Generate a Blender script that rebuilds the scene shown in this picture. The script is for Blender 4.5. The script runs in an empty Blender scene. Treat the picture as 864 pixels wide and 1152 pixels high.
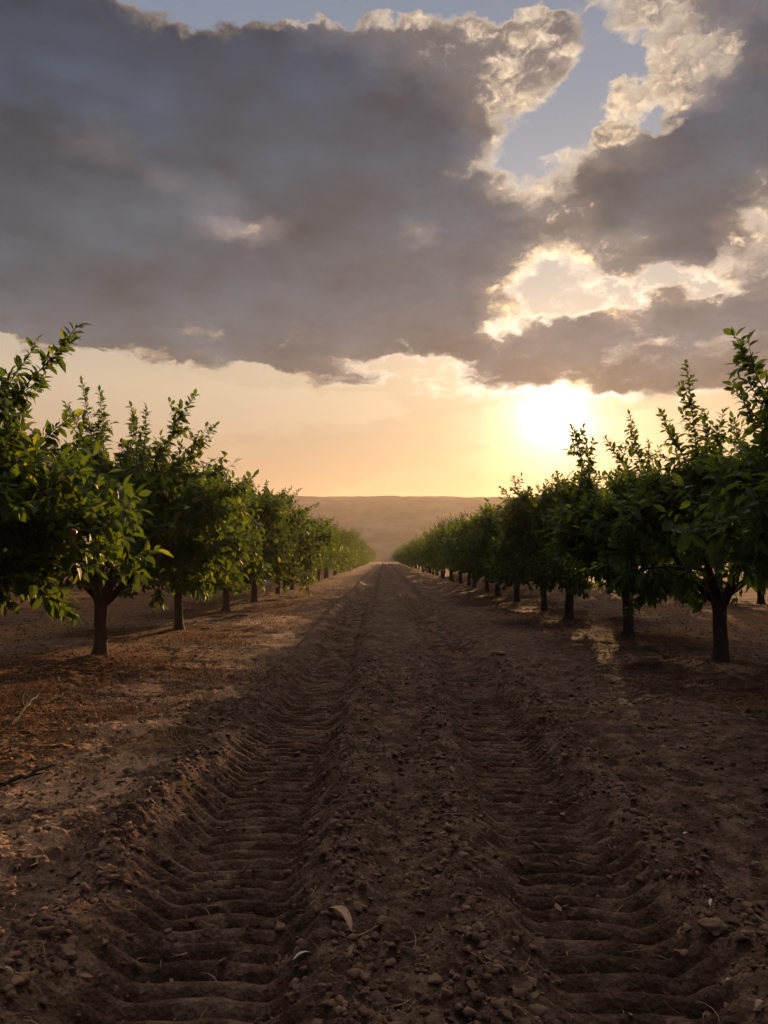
import bpy, math, random
import numpy as np
from mathutils import Vector, Matrix

random.seed(7)
RS = np.random.RandomState(11)
scene = bpy.context.scene
COL = scene.collection

# ------------------------------------------------------------------ camera
FPX = 900.0                      # focal length in pixels of the 864x1152 photograph
PITCH = math.radians(3.3)
CAM_Z = 1.5
cam = bpy.data.cameras.new("camera")
cam.sensor_fit = 'VERTICAL'; cam.sensor_height = 36.0
cam.lens = FPX / 1152.0 * 36.0
cam.clip_start = 0.05; cam.clip_end = 20000
camo = bpy.data.objects.new("camera", cam); COL.objects.link(camo)
camo.location = (0, 0, CAM_Z); camo.rotation_euler = (math.radians(90) + PITCH, 0, 0)
scene.camera = camo

# ------------------------------------------------------------------ light settings
SUN_AZ = math.radians(13.8)      # to the right of the lane
SUN_EL = math.radians(7.9)
SUN_STRENGTH = 5.0    # low sun through the gap under the cloud
EXPOSURE = 0.8
SUN_COL = (1.0, 0.56, 0.26)
SKY_STRENGTH = 0.1
HAZE_DENSITY = 0.00027
SUN = Vector((math.sin(SUN_AZ) * math.cos(SUN_EL), math.cos(SUN_AZ) * math.cos(SUN_EL), math.sin(SUN_EL)))

scene.view_settings.view_transform = 'Standard'
try: scene.view_settings.look = 'None'
except Exception: pass
scene.view_settings.exposure = EXPOSURE
scene.view_settings.gamma = 1.0
scene.view_settings.use_curve_mapping = False
scene.render.engine = 'CYCLES'
cy = scene.cycles
cy.use_denoising = True
cy.max_bounces = 6; cy.diffuse_bounces = 3; cy.glossy_bounces = 2; cy.transmission_bounces = 3
cy.volume_bounces = 0; cy.transparent_max_bounces = 6
cy.sample_clamp_indirect = 3.0
cy.caustics_reflective = False; cy.caustics_refractive = False

sl = bpy.data.lights.new("sun", 'SUN'); sl.energy = SUN_STRENGTH; sl.angle = math.radians(0.6); sl.color = SUN_COL
so = bpy.data.objects.new("sun", sl); COL.objects.link(so)
so.rotation_euler = SUN.to_track_quat('Z', 'Y').to_euler(); so.location = (20, 60, 30)


def s2l(c):
    c = c / 255.0
    return c / 12.92 if c <= 0.04045 else ((c + 0.055) / 1.055) ** 2.4


def rgb(r, g, b):
    return (s2l(r), s2l(g), s2l(b))


class NT:
    """small helper that writes node expressions"""
    def __init__(s, tree): s.t = tree; s.n = tree.nodes; s.l = tree.links
    def new(s, typ, **kw):
        nd = s.n.new(typ)
        for k, v in kw.items(): setattr(nd, k, v)
        return nd
    def put(s, sock, v):
        if isinstance(v, bpy.types.NodeSocket): s.l.new(v, sock)
        elif v is not None: sock.default_value = v
    def m(s, op, a, b=None, c=None, clamp=False):
        nd = s.new('ShaderNodeMath', operation=op); nd.use_clamp = clamp
        s.put(nd.inputs[0], a); s.put(nd.inputs[1], b)
        if c is not None: s.put(nd.inputs[2], c)
        return nd.outputs[0]
    def add(s, a, b): return s.m('ADD', a, b)
    def sub(s, a, b): return s.m('SUBTRACT', a, b)
    def mul(s, a, b): return s.m('MULTIPLY', a, b)
    def vm(s, op, a, b=None):
        nd = s.new('ShaderNodeVectorMath', operation=op)
        s.put(nd.inputs[0], a); s.put(nd.inputs[1], b)
        return nd.outputs['Value'] if op in ('DOT_PRODUCT', 'LENGTH') else nd.outputs[0]
    def smooth(s, v, a, b, lo=0.0, hi=1.0, typ='SMOOTHSTEP'):
        nd = s.new('ShaderNodeMapRange', interpolation_type=typ)
        s.put(nd.inputs[0], v); s.put(nd.inputs[1], a); s.put(nd.inputs[2], b)
        s.put(nd.inputs[3], lo); s.put(nd.inputs[4], hi)
        return nd.outputs[0]
    def mix(s, f, a, b, mode='MIX'):
        nd = s.new('ShaderNodeMix', data_type='RGBA', blend_type=mode)
        nd.clamp_result = False; nd.clamp_factor = True
        s.put(nd.inputs[0], f)
        for i, v in ((6, a), (7, b)):
            if isinstance(v, tuple): v = tuple(v) + (1.0,) if len(v) == 3 else v
            s.put(nd.inputs[i], v)
        return nd.outputs[2]
    def xyz(s, x, y, z):
        nd = s.new('ShaderNodeCombineXYZ'); s.put(nd.inputs[0], x); s.put(nd.inputs[1], y); s.put(nd.inputs[2], z)
        return nd.outputs[0]
    def noise(s, vec, scale, detail=4, rough=0.55, lac=2.0, out='Fac', dist=0.0):
        nd = s.new('ShaderNodeTexNoise'); s.put(nd.inputs['Vector'], vec)
        nd.inputs['Scale'].default_value = scale; nd.inputs['Detail'].default_value = detail
        nd.inputs['Roughness'].default_value = rough; nd.inputs['Lacunarity'].default_value = lac
        nd.inputs['Distortion'].default_value = dist
        return nd.outputs[out]
    def ramp(s, fac, stops, interp='LINEAR'):
        nd = s.new('ShaderNodeValToRGB'); cr = nd.color_ramp; cr.interpolation = interp
        s.put(nd.inputs[0], fac)
        els = cr.elements
        while len(els) > 1: els.remove(els[-1])
        for i, (p, c) in enumerate(stops):
            e = els[0] if i == 0 else els.new(p)
            e.position = p; e.color = tuple(c) + (1.0,) if len(c) == 3 else c
        return nd.outputs[0]


def ray(px, py):
    """world direction of a spot of sky noted on the photograph"""
    x = (px - 432) / FPX; y = 1.0; z = (576 - py) / FPX
    c, s_ = math.cos(PITCH), math.sin(PITCH)
    v = Vector((x, y * c - z * s_, y * s_ + z * c)); v.normalize()
    return v


def azel(px, py):
    v = ray(px, py)
    return math.atan2(v.x, v.y), math.asin(v.z)


# ------------------------------------------------------------------ sky
world = bpy.data.worlds.new("World"); scene.world = world; world.use_nodes = True
W = NT(world.node_tree); W.n.clear()
tc = W.new('ShaderNodeTexCoord'); D = tc.outputs['Generated']
sx = W.new('ShaderNodeSeparateXYZ'); W.l.new(D, sx.inputs[0])
AZ0 = W.m('ARCTAN2', sx.outputs[0], sx.outputs[1])
EL0 = W.m('ARCSINE', sx.outputs[2])
# large, slow wander of the cloud banks
P0 = W.xyz(AZ0, W.mul(EL0, 1.6), 0.0)
wn = W.new('ShaderNodeTexNoise'); W.put(wn.inputs['Vector'], P0); wn.inputs['Scale'].default_value = 16; wn.inputs['Detail'].default_value = 3
wsep = W.new('ShaderNodeSeparateColor'); W.l.new(wn.outputs['Color'], wsep.inputs[0])
AZ = W.add(AZ0, W.mul(W.sub(wsep.outputs[0], 0.5), 0.040))
EL = W.add(EL0, W.mul(W.sub(wsep.outputs[1], 0.5), 0.026))
# cover and how much sun reaches the cloud: one pair of lines every ~25 px of the photograph's sky, one digit every 27 px
ROWS = [
    (-70, "99999999998888889999999899999999", "00000000000000000000001222222100"),
    (4,   "99875555222222222222224689999999", "00000000000000000000004776543210"),
    (20,  "99986534334546475656465366789999", "00044308001284875645685677642100"),
    (42,  "99999865577899998988899836777999", "00000000000012234446676447666410"),
    (68,  "99999999999999999999999844667899", "00000000000000022444556745567433"),
    (95,  "99999999999999999999999724566689", "00000000000000001034676446777661"),
    (120, "99999999999999999999886336677778", "00000000000000000013776457886642"),
    (145, "99999999999999999998754336667899", "00000000000000000002555457777420"),
    (170, "99999999999999999999632458657999", "00001000000000000001444638630000"),
    (195, "99999999999999999998534778989999", "00122100000000000002555562310000"),
    (220, "99999999999999999999866799999999", "00000022110000000000356310000000"),
    (245, "99999999999999999999988899999999", "00000001221000000000034430000003"),
    (262, "99999999877899999899999999999999", "00000000398300000500003330000003"),
    (285, "99999999999999999999988788899996", "00000000000000000000135755510036"),
    (308, "99999999999999999999986578999987", "00000000000000000000058964300035"),
    (330, "99999999999999999999864455666667", "00000000000000000000689976675554"),
    (352, "99999999999999999999874455687567", "00000000000000000000578998855753"),
    (372, "99999999999999999999669998799999", "00000000000000000000972104500100"),
    (393, "89999999999999889999999999999999", "00000000000000110000000000000000"),
    (409, "45555667888999654557999999999999", "11111111111112556640000000000000"),
    (427, "11111112234567875557999899999999", "00000000000001267672000530000000"),
    (444, "01111111111111223556664579999999", "00000000000000355544469850000000"),
    (458, "00000001111111112333211234555443", "33333333333333333333333333333333"),
    (480, "11111111111222222222111111122222", "33333333333333333333333333333333"),
    (505, "22222222223333333333222222222222", "33333333333333333333333333333333"),
    (540, "22222222333333333333222222222222", "33333333333333333333333333333333"),
    (575, "11111111111111111111111111111111", "33333333333333333333333333333333"),
    (640, "11111111111111111111111111111111", "33333333333333333333333333333333"),
]
wn2 = W.new('ShaderNodeTexNoise'); W.put(wn2.inputs['Vector'], P0); wn2.inputs['Scale'].default_value = 42; wn2.inputs['Detail'].default_value = 4
wsep2 = W.new('ShaderNodeSeparateColor'); W.l.new(wn2.outputs['Color'], wsep2.inputs[0])
AZ = W.add(AZ, W.mul(W.sub(wsep2.outputs[0], 0.5), 0.030))
EL = W.add(EL, W.mul(W.sub(wsep2.outputs[1], 0.5), 0.024))
tt = W.smooth(AZ, -0.5, 0.5, 0.0, 1.0, 'LINEAR')
els = [azel(432, r[0])[1] for r in ROWS]
acc = None
for i, (py, cover, lit_) in enumerate(ROWS):
    stops = []
    for j in range(32):
        a = azel(13.5 + 27 * j, py)[0]
        stops.append((min(1, max(0, a + 0.5)), (int(cover[j]) / 9.0, int(lit_[j]) / 9.0, 0.0)))
    rr_ = W.ramp(tt, stops, 'LINEAR')
    up = els[i - 1] if i > 0 else None
    dn = els[i + 1] if i < len(ROWS) - 1 else None
    w1 = W.smooth(EL, els[i], up, 1.0, 0.0) if up is not None else None
    w2 = W.smooth(EL, dn, els[i], 0.0, 1.0) if dn is not None else None
    w = w1 if w2 is None else (w2 if w1 is None else W.m('MINIMUM', w1, w2))
    nd = W.new('ShaderNodeVectorMath', operation='SCALE'); W.put(nd.inputs[0], rr_); W.put(nd.inputs['Scale'], w)
    acc = nd.outputs[0] if acc is None else W.vm('ADD', acc, nd.outputs[0])
asep = W.new('ShaderNodeSeparateXYZ'); W.l.new(acc, asep.inputs[0])
dens = asep.outputs[0]; sunlit = asep.outputs[1]

# billowing detail of the clouds, and the same detail a little nearer the sun for their relief
def puff(vec):
    v = W.new('ShaderNodeTexVoronoi'); v.feature = 'F1'; v.normalize = True
    W.put(v.inputs['Vector'], vec); v.inputs['Scale'].default_value = 26; v.inputs['Detail'].default_value = 3.0; v.inputs['Roughness'].default_value = 0.55
    return W.add(W.mul(W.noise(vec, 17, 9, 0.58), 0.62), W.mul(W.sub(0.78, v.outputs['Distance']), 0.38))
wv = W.vm('SCALE', W.vm('SUBTRACT', wn2.outputs['Color'], (0.5, 0.5, 0.5))); W.n[-1].inputs['Scale'].default_value = 0.03
NV = W.vm('ADD', W.xyz(AZ0, W.mul(EL0, 1.35), 0.3), wv)
sa, se = azel(640, 470)
toward = W.vm('NORMALIZE', W.xyz(W.sub(sa, AZ0), W.mul(W.sub(se, EL0), 1.35), 0.0))
NV2 = W.vm('ADD', NV, W.vm('MULTIPLY', toward, (0.009, 0.009, 0.0)))
n1 = puff(NV); n2 = puff(NV2)
fine = W.noise(NV, 80, 5, 0.6)
nn = W.add(W.mul(W.sub(n1, 0.5), 1.25), W.mul(W.sub(fine, 0.5), 0.16))
lowfade = W.smooth(EL0, azel(432, 480)[1], azel(432, 420)[1], 0.35, 1.0)
strk = W.mul(W.sub(W.noise(W.xyz(AZ, W.mul(EL, 4.5), 31.0), 11, 6, 0.6), 0.5), W.mul(W.smooth(EL0, azel(432, 460)[1], azel(432, 425)[1]), W.smooth(EL0, azel(432, 340)[1], azel(432, 400)[1])))
dens = W.add(dens, W.mul(strk, 1.1))
dd = W.sub(W.add(dens, W.mul(nn, lowfade)), W.mul(0.085, lowfade))
softn = W.noise(W.xyz(AZ0, EL0, 21.0), 8.0, 2, 0.5)
soft = W.add(W.smooth(softn, 0.42, 0.62, 0.0, 0.09), W.smooth(EL0, azel(432, 330)[1], azel(432, 430)[1], 0.0, 0.05))
alpha = W.smooth(dd, W.sub(0.47, soft), W.add(0.58, soft))
thick = W.smooth(dd, W.sub(0.53, soft), W.add(0.68, W.mul(soft, 2.0)))
relief = W.mul(W.sub(n1, n2), 1.0)

sund = W.vm('DOT_PRODUCT', D, tuple(ray(624, 466)))
ang = W.m('ARCCOSINE', W.m('MINIMUM', sund, 0.99999))
def expf(x, k, p=1.0):
    q = W.m('DIVIDE', x, k)
    if p != 1.0: q = W.m('POWER', q, p)
    return W.m('EXPONENT', W.mul(q, -1.0))
glow_far = expf(ang, 0.30)
glow_mid = expf(ang, 0.10, 1.25)
glow_core = expf(ang, 0.036, 1.5)

elt = W.smooth(EL0, 0.0, math.radians(40), 0, 1, 'LINEAR')
def ept(py): return min(1, max(0, azel(432, py)[1] / math.radians(40)))
clear = W.ramp(elt, [(0.0, rgb(176, 128, 92)), (ept(575), rgb(186, 140, 102)), (ept(530), rgb(176, 144, 116)),
                     (ept(490), rgb(178, 154, 130)), (ept(440), rgb(190, 172, 146)), (ept(400), rgb(182, 168, 150)), (ept(320), rgb(160, 160, 162)),
                     (ept(220), rgb(138, 148, 162)), (ept(120), rgb(122, 137, 157)), (1.0, rgb(104, 122, 145))])
sky = W.new('ShaderNodeTexSky', sky_type='NISHITA'); sky.sun_disc = False
sky.sun_elevation = SUN_EL; sky.sun_rotation = SUN_AZ; sky.air_density = 1.0; sky.dust_density = 1.5
nish = W.vm('SCALE', sky.outputs[0]); W.n[-1].inputs['Scale'].default_value = SKY_STRENGTH * 0.12
clear = W.vm('ADD', clear, nish)
def scaled(col, f):
    nd = W.new('ShaderNodeVectorMath', operation='SCALE'); W.put(nd.inputs[0], col); W.put(nd.inputs['Scale'], f); return nd.outputs[0]
clear = W.vm('ADD', clear, scaled((1.0, 0.64, 0.32), W.mul(glow_mid, 0.34)))
clear = W.vm('ADD', clear, scaled((1.0, 0.86, 0.66), W.mul(glow_core, 2.4)))
clear = W.vm('ADD', clear, scaled((1.0, 0.56, 0.22), W.mul(glow_far, 0.10)))
veil = W.mul(W.smooth(W.add(dens, W.mul(W.sub(W.noise(W.vm('MULTIPLY', NV, (1, 2.2, 1)), 9, 6, 0.55), 0.5), 0.45)), 0.17, 0.32), 0.42)
veil = W.mul(veil, W.smooth(EL0, azel(432, 400)[1], azel(432, 470)[1]))
clear = W.mix(veil, clear, W.vm('MULTIPLY', clear, (0.70, 0.66, 0.66)))
# thick cloud: slate above, warmer grey towards the horizon, warmed again round the sun
dark = W.ramp(elt, [(ept(628), rgb(104, 84, 74)), (ept(440), rgb(100, 92, 92)), (ept(390), rgb(106, 103, 108)), (ept(330), rgb(88, 92, 101)),
                    (ept(250), rgb(80, 87, 98)), (ept(170), rgb(72, 82, 97)), (ept(80), rgb(64, 75, 92)), (1.0, rgb(56, 68, 86))])
broad = W.noise(W.xyz(AZ0, W.mul(EL0, 2.4), 4.0), 6.0, 5, 0.5)
mid = W.noise(W.xyz(AZ0, W.mul(EL0, 1.7), 8.0), 17.0, 3, 0.5)
dark = W.vm('MULTIPLY', dark, (0.74, 0.94, 1.04))
dark = scaled(dark, W.add(W.smooth(broad, 0.30, 0.70, 0.66, 1.22, 'LINEAR'), W.mul(W.sub(mid, 0.5), 0.55)))
dark = W.vm('ADD', dark, scaled((0.95, 0.58, 0.32), W.mul(expf(ang, 0.15), 0.09)))
dark = W.vm('ADD', dark, scaled((1.0, 0.60, 0.28), W.mul(glow_mid, 0.10)))
dark = scaled(dark, W.add(1.0, W.mul(relief, W.add(W.smooth(AZ0, -0.2, 0.1, 0.3, 0.9), W.smooth(sunlit, 0.0, 0.5, 0.0, 1.4)))))
# parts of the cloud the sun gets through to: cream billows on the right, faint rosy bars on the left
creamy = W.smooth(W.add(W.add(W.mul(n1, 1.0), W.mul(relief, 2.2)), W.mul(sunlit, 0.95)), 0.96, 1.42)
dark = W.vm('ADD', dark, scaled((0.26, 0.185, 0.125), W.mul(sunlit, W.smooth(AZ0, -0.12, 0.06))))
cream = W.mix(W.smooth(ang, 0.10, 0.5), (1.0, 0.72, 0.42), (0.66, 0.53, 0.41))
cream = scaled(cream, W.m('MAXIMUM', W.add(0.86, W.mul(relief, 5.0)), 0.28))
leftbar = W.smooth(AZ0, -0.12, 0.06, 0.0, 1.0)
dark = W.vm('ADD', dark, scaled((0.22, 0.155, 0.13), W.mul(sunlit, W.mul(W.sub(1.0, leftbar), 1.0))))
dark = W.mix(W.mul(creamy, leftbar), dark, cream)
# sunlit rims where the cloud is thin
rimn = W.noise(W.xyz(AZ0, W.mul(EL0, 1.5), 15.0), 13.0, 3, 0.5)
rimk = W.add(0.34, W.add(W.mul(glow_far, 0.95), W.mul(glow_mid, 1.2)))
rimk = W.mul(rimk, W.add(1.0, W.mul(relief, 2.6)))
rimk = W.mul(rimk, W.smooth(W.add(rimn, W.mul(sunlit, 0.25)), 0.36, 0.64, 0.34, 1.15))
rimk = W.mul(rimk, W.smooth(AZ0, -0.42, 0.0, 0.5, 1.0))
rim = scaled((1.0, 0.81, 0.62), W.m('MAXIMUM', rimk, 0.05))
cloud = W.mix(thick, rim, dark)
skyc = W.mix(alpha, clear, cloud)
# overhead, out of view: cloud, plus a bright patch added to light the ground
brk = Vector((math.sin(math.radians(8)) * math.cos(math.radians(60)), math.cos(math.radians(8)) * math.cos(math.radians(60)), math.sin(math.radians(60))))
fill_ang = W.m('ARCCOSINE', W.m('MINIMUM', W.vm('DOT_PRODUCT', D, tuple(brk)), 0.99999))
fill_mask = W.mul(W.smooth(fill_ang, 0.34, 0.16), W.smooth(W.noise(D, 5, 4), 0.35, 0.5, 0.35, 1.0))
skyc = W.mix(W.smooth(EL0, math.radians(38), math.radians(44)), skyc, W.mix(fill_mask, W.mix(W.smooth(W.noise(D, 4, 4), 0.4, 0.6), rgb(92, 96, 108), rgb(135, 130, 128)), (5.2, 4.7, 4.2)))
# away from the sunset the sky is plain dull cloud
back = W.m('MAXIMUM', W.smooth(sx.outputs[1], -0.1, 0.4, 0.0, 1.0), W.smooth(EL0, math.radians(40), math.radians(60)))
skyc = W.mix(back, rgb(98, 100, 110), skyc)
bg = W.new('ShaderNodeBackground'); W.put(bg.inputs[0], scaled(skyc, 1.0 / SKY_STRENGTH / 2 ** EXPOSURE)); bg.inputs[1].default_value = SKY_STRENGTH
out = W.new('ShaderNodeOutputWorld'); W.l.new(bg.outputs[0], out.inputs[0])
world.cycles.sampling_method = 'MANUAL'; world.cycles.sample_map_resolution = 1024


# ------------------------------------------------------------------ helpers
def tag(o, label=None, cat=None, group=None, kind=None):
    if label: o['label'] = label
    if cat: o['category'] = cat
    if group: o['group'] = group
    if kind: o['kind'] = kind
    return o


def raw_mesh(name, V, loops, counts, smooth=True):
    me = bpy.data.meshes.new(name)
    V = np.asarray(V, dtype=np.float32); loops = np.asarray(loops, dtype=np.int32); counts = np.asarray(counts, dtype=np.int32)
    me.vertices.add(len(V)); me.vertices.foreach_set('co', V.ravel())
    me.loops.add(len(loops)); me.loops.foreach_set('vertex_index', loops)
    me.polygons.add(len(counts))
    st = np.concatenate(([0], np.cumsum(counts)[:-1])).astype(np.int32)
    me.polygons.foreach_set('loop_start', st)
    try: me.polygons.foreach_set('loop_total', counts)
    except Exception: pass
    me.polygons.foreach_set('use_smooth', np.full(len(counts), smooth, dtype=bool))
    me.update(calc_edges=True)
    return me


def obj(name, me, mat, parent=None):
    o = bpy.data.objects.new(name, me); COL.objects.link(o)
    if mat is not None and len(me.materials) == 0: me.materials.append(mat)
    if parent is not None: o.parent = parent
    return o


def empty(name, loc, rz=0.0, sc=1.0):
    o = bpy.data.objects.new(name, None); COL.objects.link(o)
    o.location = loc; o.rotation_euler = (0, 0, rz); o.scale = (sc, sc, sc); o.empty_display_size = 0.2
    return o


PERM = np.random.RandomState(3).rand(512, 512)
def vnoise(x, y, seed=0):
    x = x + seed * 17.31; y = y + seed * 9.77
    xi = np.floor(x).astype(np.int64); yi = np.floor(y).astype(np.int64)
    fx = x - xi; fy = y - yi
    fx = fx * fx * fx * (fx * (fx * 6 - 15) + 10); fy = fy * fy * fy * (fy * (fy * 6 - 15) + 10)
    a = PERM[xi & 511, yi & 511]; b = PERM[(xi + 1) & 511, yi & 511]
    c = PERM[xi & 511, (yi + 1) & 511]; d = PERM[(xi + 1) & 511, (yi + 1) & 511]
    return (a * (1 - fx) + b * fx) * (1 - fy) + (c * (1 - fx) + d * fx) * fy


def fbm(x, y, f, octs, seed=0, gain=0.5):
    s = 0; a = 1; t = 0
    for i in range(octs):
        th = 0.6 * i + seed
        c, s_ = math.cos(th), math.sin(th)
        s = s + a * (vnoise((x * c - y * s_) * f, (x * s_ + y * c) * f, seed + i) - 0.5); t += a
        a *= gain; f *= 2.03
    return s / t * 2


def cells(x, y, f, seed=0):
    """distance to the nearest scattered point: rounded clods"""
    x = x * f + seed * 3.1; y = y * f + seed * 7.7
    xi = np.floor(x).astype(np.int64); yi = np.floor(y).astype(np.int64)
    best = np.full(x.shape, 9.0); rad = np.zeros(x.shape)
    for dx in (-1, 0, 1):
        for dy in (-1, 0, 1):
            cx = xi + dx; cy_ = yi + dy
            px = cx + PERM[cx & 511, cy_ & 511]; py = cy_ + PERM[(cy_ + 77) & 511, (cx + 31) & 511]
            d = (x - px) ** 2 + (y - py) ** 2
            m = d < best
            best = np.where(m, d, best); rad = np.where(m, PERM[(cx + 5) & 511, (cy_ + 9) & 511], rad)
    return np.sqrt(best), rad


def sst(a, b, x):  # also works with a > b
    t = np.clip((x - a) / (b - a), 0, 1); return t * t * (3 - 2 * t)


def rut_l(y): return -0.80 + 0.12 * np.exp(-((y - 2.4) / 1.6) ** 2) + 0.04 * np.sin(y * 0.21)
def rut_r(y): return 0.84 + 0.24 * sst(2.5, 14, y) + 0.03 * np.sin(y * 0.17 + 1)
TREES_L = [7.2] + [12.3 + 5.1 * i for i in range(42)]
TREES_R = [7.0] + [11.1 + 4.15 * i for i in range(52)]
def row_l(y): return -4.35 - 0.05 * math.sin(y * 0.8)
def row_r(y): return 4.6 + 0.08 * math.sin(y * 0.6)


def ground_h(x, y, detail=True):
    x = np.asarray(x, dtype=np.float64); y = np.asarray(y, dtype=np.float64)
    dist = np.sqrt(x * x + y * y)
    near = 1 - sst(30, 90, dist)
    h = 0.10 * fbm(x, y, 0.11, 2, 1) * sst(0, 10, dist) * 0.6 + 0.05 * fbm(x, y, 0.55, 3, 2) + 0.022 * fbm(x, y, 2.6, 4, 3) * near * sst(0.15, 0.5, np.minimum(np.abs(x - rut_l(y)), np.abs(x - rut_r(y))))
    h += 0.06 * np.clip(fbm(x, y, 1.3, 3, 4), 0, 1) * near * sst(1.2, 2.2, np.abs(x))
    # crowned strip between the ruts
    h += 0.025 * np.exp(-((x - 0.08) / 0.42) ** 2)
    inr = np.zeros_like(h)
    for k, cx in ((0, rut_l(y)), (1, rut_r(y))):
        wob = 0.022 * fbm(x * 0.3, y, 0.9, 3, 10 + k)
        t = x - cx - wob; at = np.abs(t)
        w = 0.30 if k == 0 else 0.27
        prof = 1 - sst(w * 0.72, w * 1.55, at)
        depth = (0.15 if k == 0 else 0.12) * (1 - 0.45 * sst(10, 30, y))
        side = np.where(t < 0, 1.25 if k == 0 else 0.8, 0.9 if k == 0 else 1.1)
        berm = 0.07 * side * np.exp(-((at - w * 1.9) / 0.13) ** 2) * (1 + 0.9 * fbm(x, y, 1.9, 3, 20 + k))
        h = h * (1 - 0.8 * prof) - depth * prof + berm
        per = 0.134
        ph = y / per + 0.38 * (t / w) ** 2 * (1 if k == 0 else 0.6) + 0.07 * fbm(x, y, 1.6, 3, 30 + k) + (0.25 if k else -0.1) * t / w
        fr = ph - np.floor(ph)
        lug = np.sin(np.pi * fr) ** 0.8
        lug = lug * (0.97 + 0.25 * fbm(x, y, 3.1, 3, 40 + k)) + 0.07 * fbm(x, y, 17.0, 3, 44 + k) * sst(8, 3, y)
        mask = (1 - sst(w * 0.95, w * 1.6, at)) * (1 - sst(22, 40, y)) * (0.75 + 0.25 * sst(-0.5, 0.1, fbm(x, y, 0.7, 2, 50 + k)))
        h += 0.088 * (1 + 0.5 * sst(4, 9, y)) * (lug - 0.45) * mask
        inr = np.maximum(inr, prof)
    if detail:
        m = (dist < 16) & (y > 0.5)
        xm = x[m]; ym = y[m]
        rough = (1 - 0.92 * inr[m])
        out_ = sst(1.5, 2.6, np.abs(xm))
        rough = rough * (1 - 0.45 * out_ * sst(-0.25, 0.25, fbm(xm, ym, 0.7, 3, 5)))
        f = 1 - sst(10, 16, dist[m])
        g = 0
        for sc_, am, sd in ((7, 0.040, 4), (12, 0.028, 1), (22, 0.018, 2), (40, 0.011, 3)):
            d, r = cells(xm, ym, sc_, sd)
            keep = np.clip(0.55 + 0.9 * fbm(xm, ym, 1.1 + sc_ * 0.05, 2, 60 + sd), 0, 1)
            g = g + am * np.sqrt(np.clip(0.42 * r - d * d, 0, 1)) * keep * 1.6
        h[m] += g * rough * f
    # low mounds at the feet of the trees
    for xs, ys in ((4.55, 11.0), (-4.3, 12.3)):
        h += 0.07 * np.exp(-(((x - xs) / 0.7) ** 2 + ((y - ys + 0.35) / 0.6) ** 2))
    return h


def gh(x, y): return float(ground_h(np.array([x]), np.array([y]))[0])


# ------------------------------------------------------------------ materials
def new_mat(name):
    m = bpy.data.materials.new(name); m.use_nodes = True
    N = NT(m.node_tree); N.n.clear()
    N.o = N.new('ShaderNodeOutputMaterial')
    return m, N


def principled(N, col, rough=0.9, spec=0.2, bump=None, bs=0.3, bd=0.02):
    p = N.new('ShaderNodeBsdfPrincipled')
    if isinstance(col, tuple): col = tuple(col[:3]) + (1.0,)
    N.put(p.inputs['Base Color'], col); N.put(p.inputs['Roughness'], rough); N.put(p.inputs['Specular IOR Level'], spec)
    if bump is not None:
        b = N.new('ShaderNodeBump'); b.inputs['Strength'].default_value = bs; b.inputs['Distance'].default_value = bd
        N.put(b.inputs['Height'], bump); N.l.new(b.outputs[0], p.inputs['Normal'])
    return p


def soil_material():
    m, N = new_mat("soil")
    g = N.new('ShaderNodeNewGeometry'); P = g.outputs['Position']
    at = N.new('ShaderNodeAttribute'); at.attribute_name = 'dry'  # dry tan soil, including the pale patches painted as sunlight
    dry = at.outputs['Fac']
    n1 = N.noise(P, 0.9, 6, 0.6); n2 = N.noise(P, 6.0, 8, 0.65); n3 = N.noise(P, 45.0, 5, 0.7)
    c = N.mix(N.smooth(n1, 0.35, 0.68), (0.080, 0.046, 0.031), (0.160, 0.096, 0.063))
    c = N.mix(N.smooth(n2, 0.42, 0.68), c, (0.235, 0.150, 0.103))
    c = N.mix(N.mul(N.smooth(n2, 0.62, 0.30), 0.6), c, (0.052, 0.030, 0.021))
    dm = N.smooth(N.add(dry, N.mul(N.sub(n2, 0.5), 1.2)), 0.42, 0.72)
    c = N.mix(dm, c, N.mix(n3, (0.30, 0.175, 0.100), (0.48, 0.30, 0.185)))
    # rusty litter crumbs
    lit = N.new('ShaderNodeAttribute'); lit.attribute_name = 'litter'
    v = N.new('ShaderNodeTexVoronoi'); N.put(v.inputs['Vector'], P); v.inputs['Scale'].default_value = 38
    lm = N.mul(N.smooth(N.add(lit.outputs['Fac'], N.mul(N.sub(n3, 0.5), 1.2)), 0.45, 0.8), 0.75)
    c = N.mix(lm, c, N.mix(N.smooth(v.outputs['Color'], 0.2, 0.8), (0.06, 0.030, 0.014), (0.34, 0.160, 0.060)))
    c = N.mix(N.mul(N.smooth(n3, 0.60, 0.74), 0.35), c, (0.24, 0.18, 0.13))
    n4 = N.noise(P, 130.0, 4, 0.7); vv = N.new('ShaderNodeTexVoronoi'); N.put(vv.inputs['Vector'], P); vv.inputs['Scale'].default_value = 75
    c = N.mix(N.smooth(vv.outputs['Color'], 0.0, 1.0, 0.0, 0.5), c, N.vm('MULTIPLY', c, (0.42, 0.40, 0.40)))
    c = N.mix(N.smooth(n4, 0.55, 0.72, 0.0, 0.45), c, N.vm('MULTIPLY', c, (2.1, 2.0, 1.9)))
    h = N.add(N.add(N.mul(n2, 0.55), N.mul(n3, 0.30)), N.add(N.mul(v.outputs['Distance'], 0.25), N.mul(vv.outputs['Distance'], 0.08)))
    p = principled(N, c, N.smooth(n2, 0.3, 0.7, 0.85, 1.0), 0.06, h, 0.95, 0.05)
    N.l.new(p.outputs[0], N.o.inputs[0])
    return m


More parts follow.
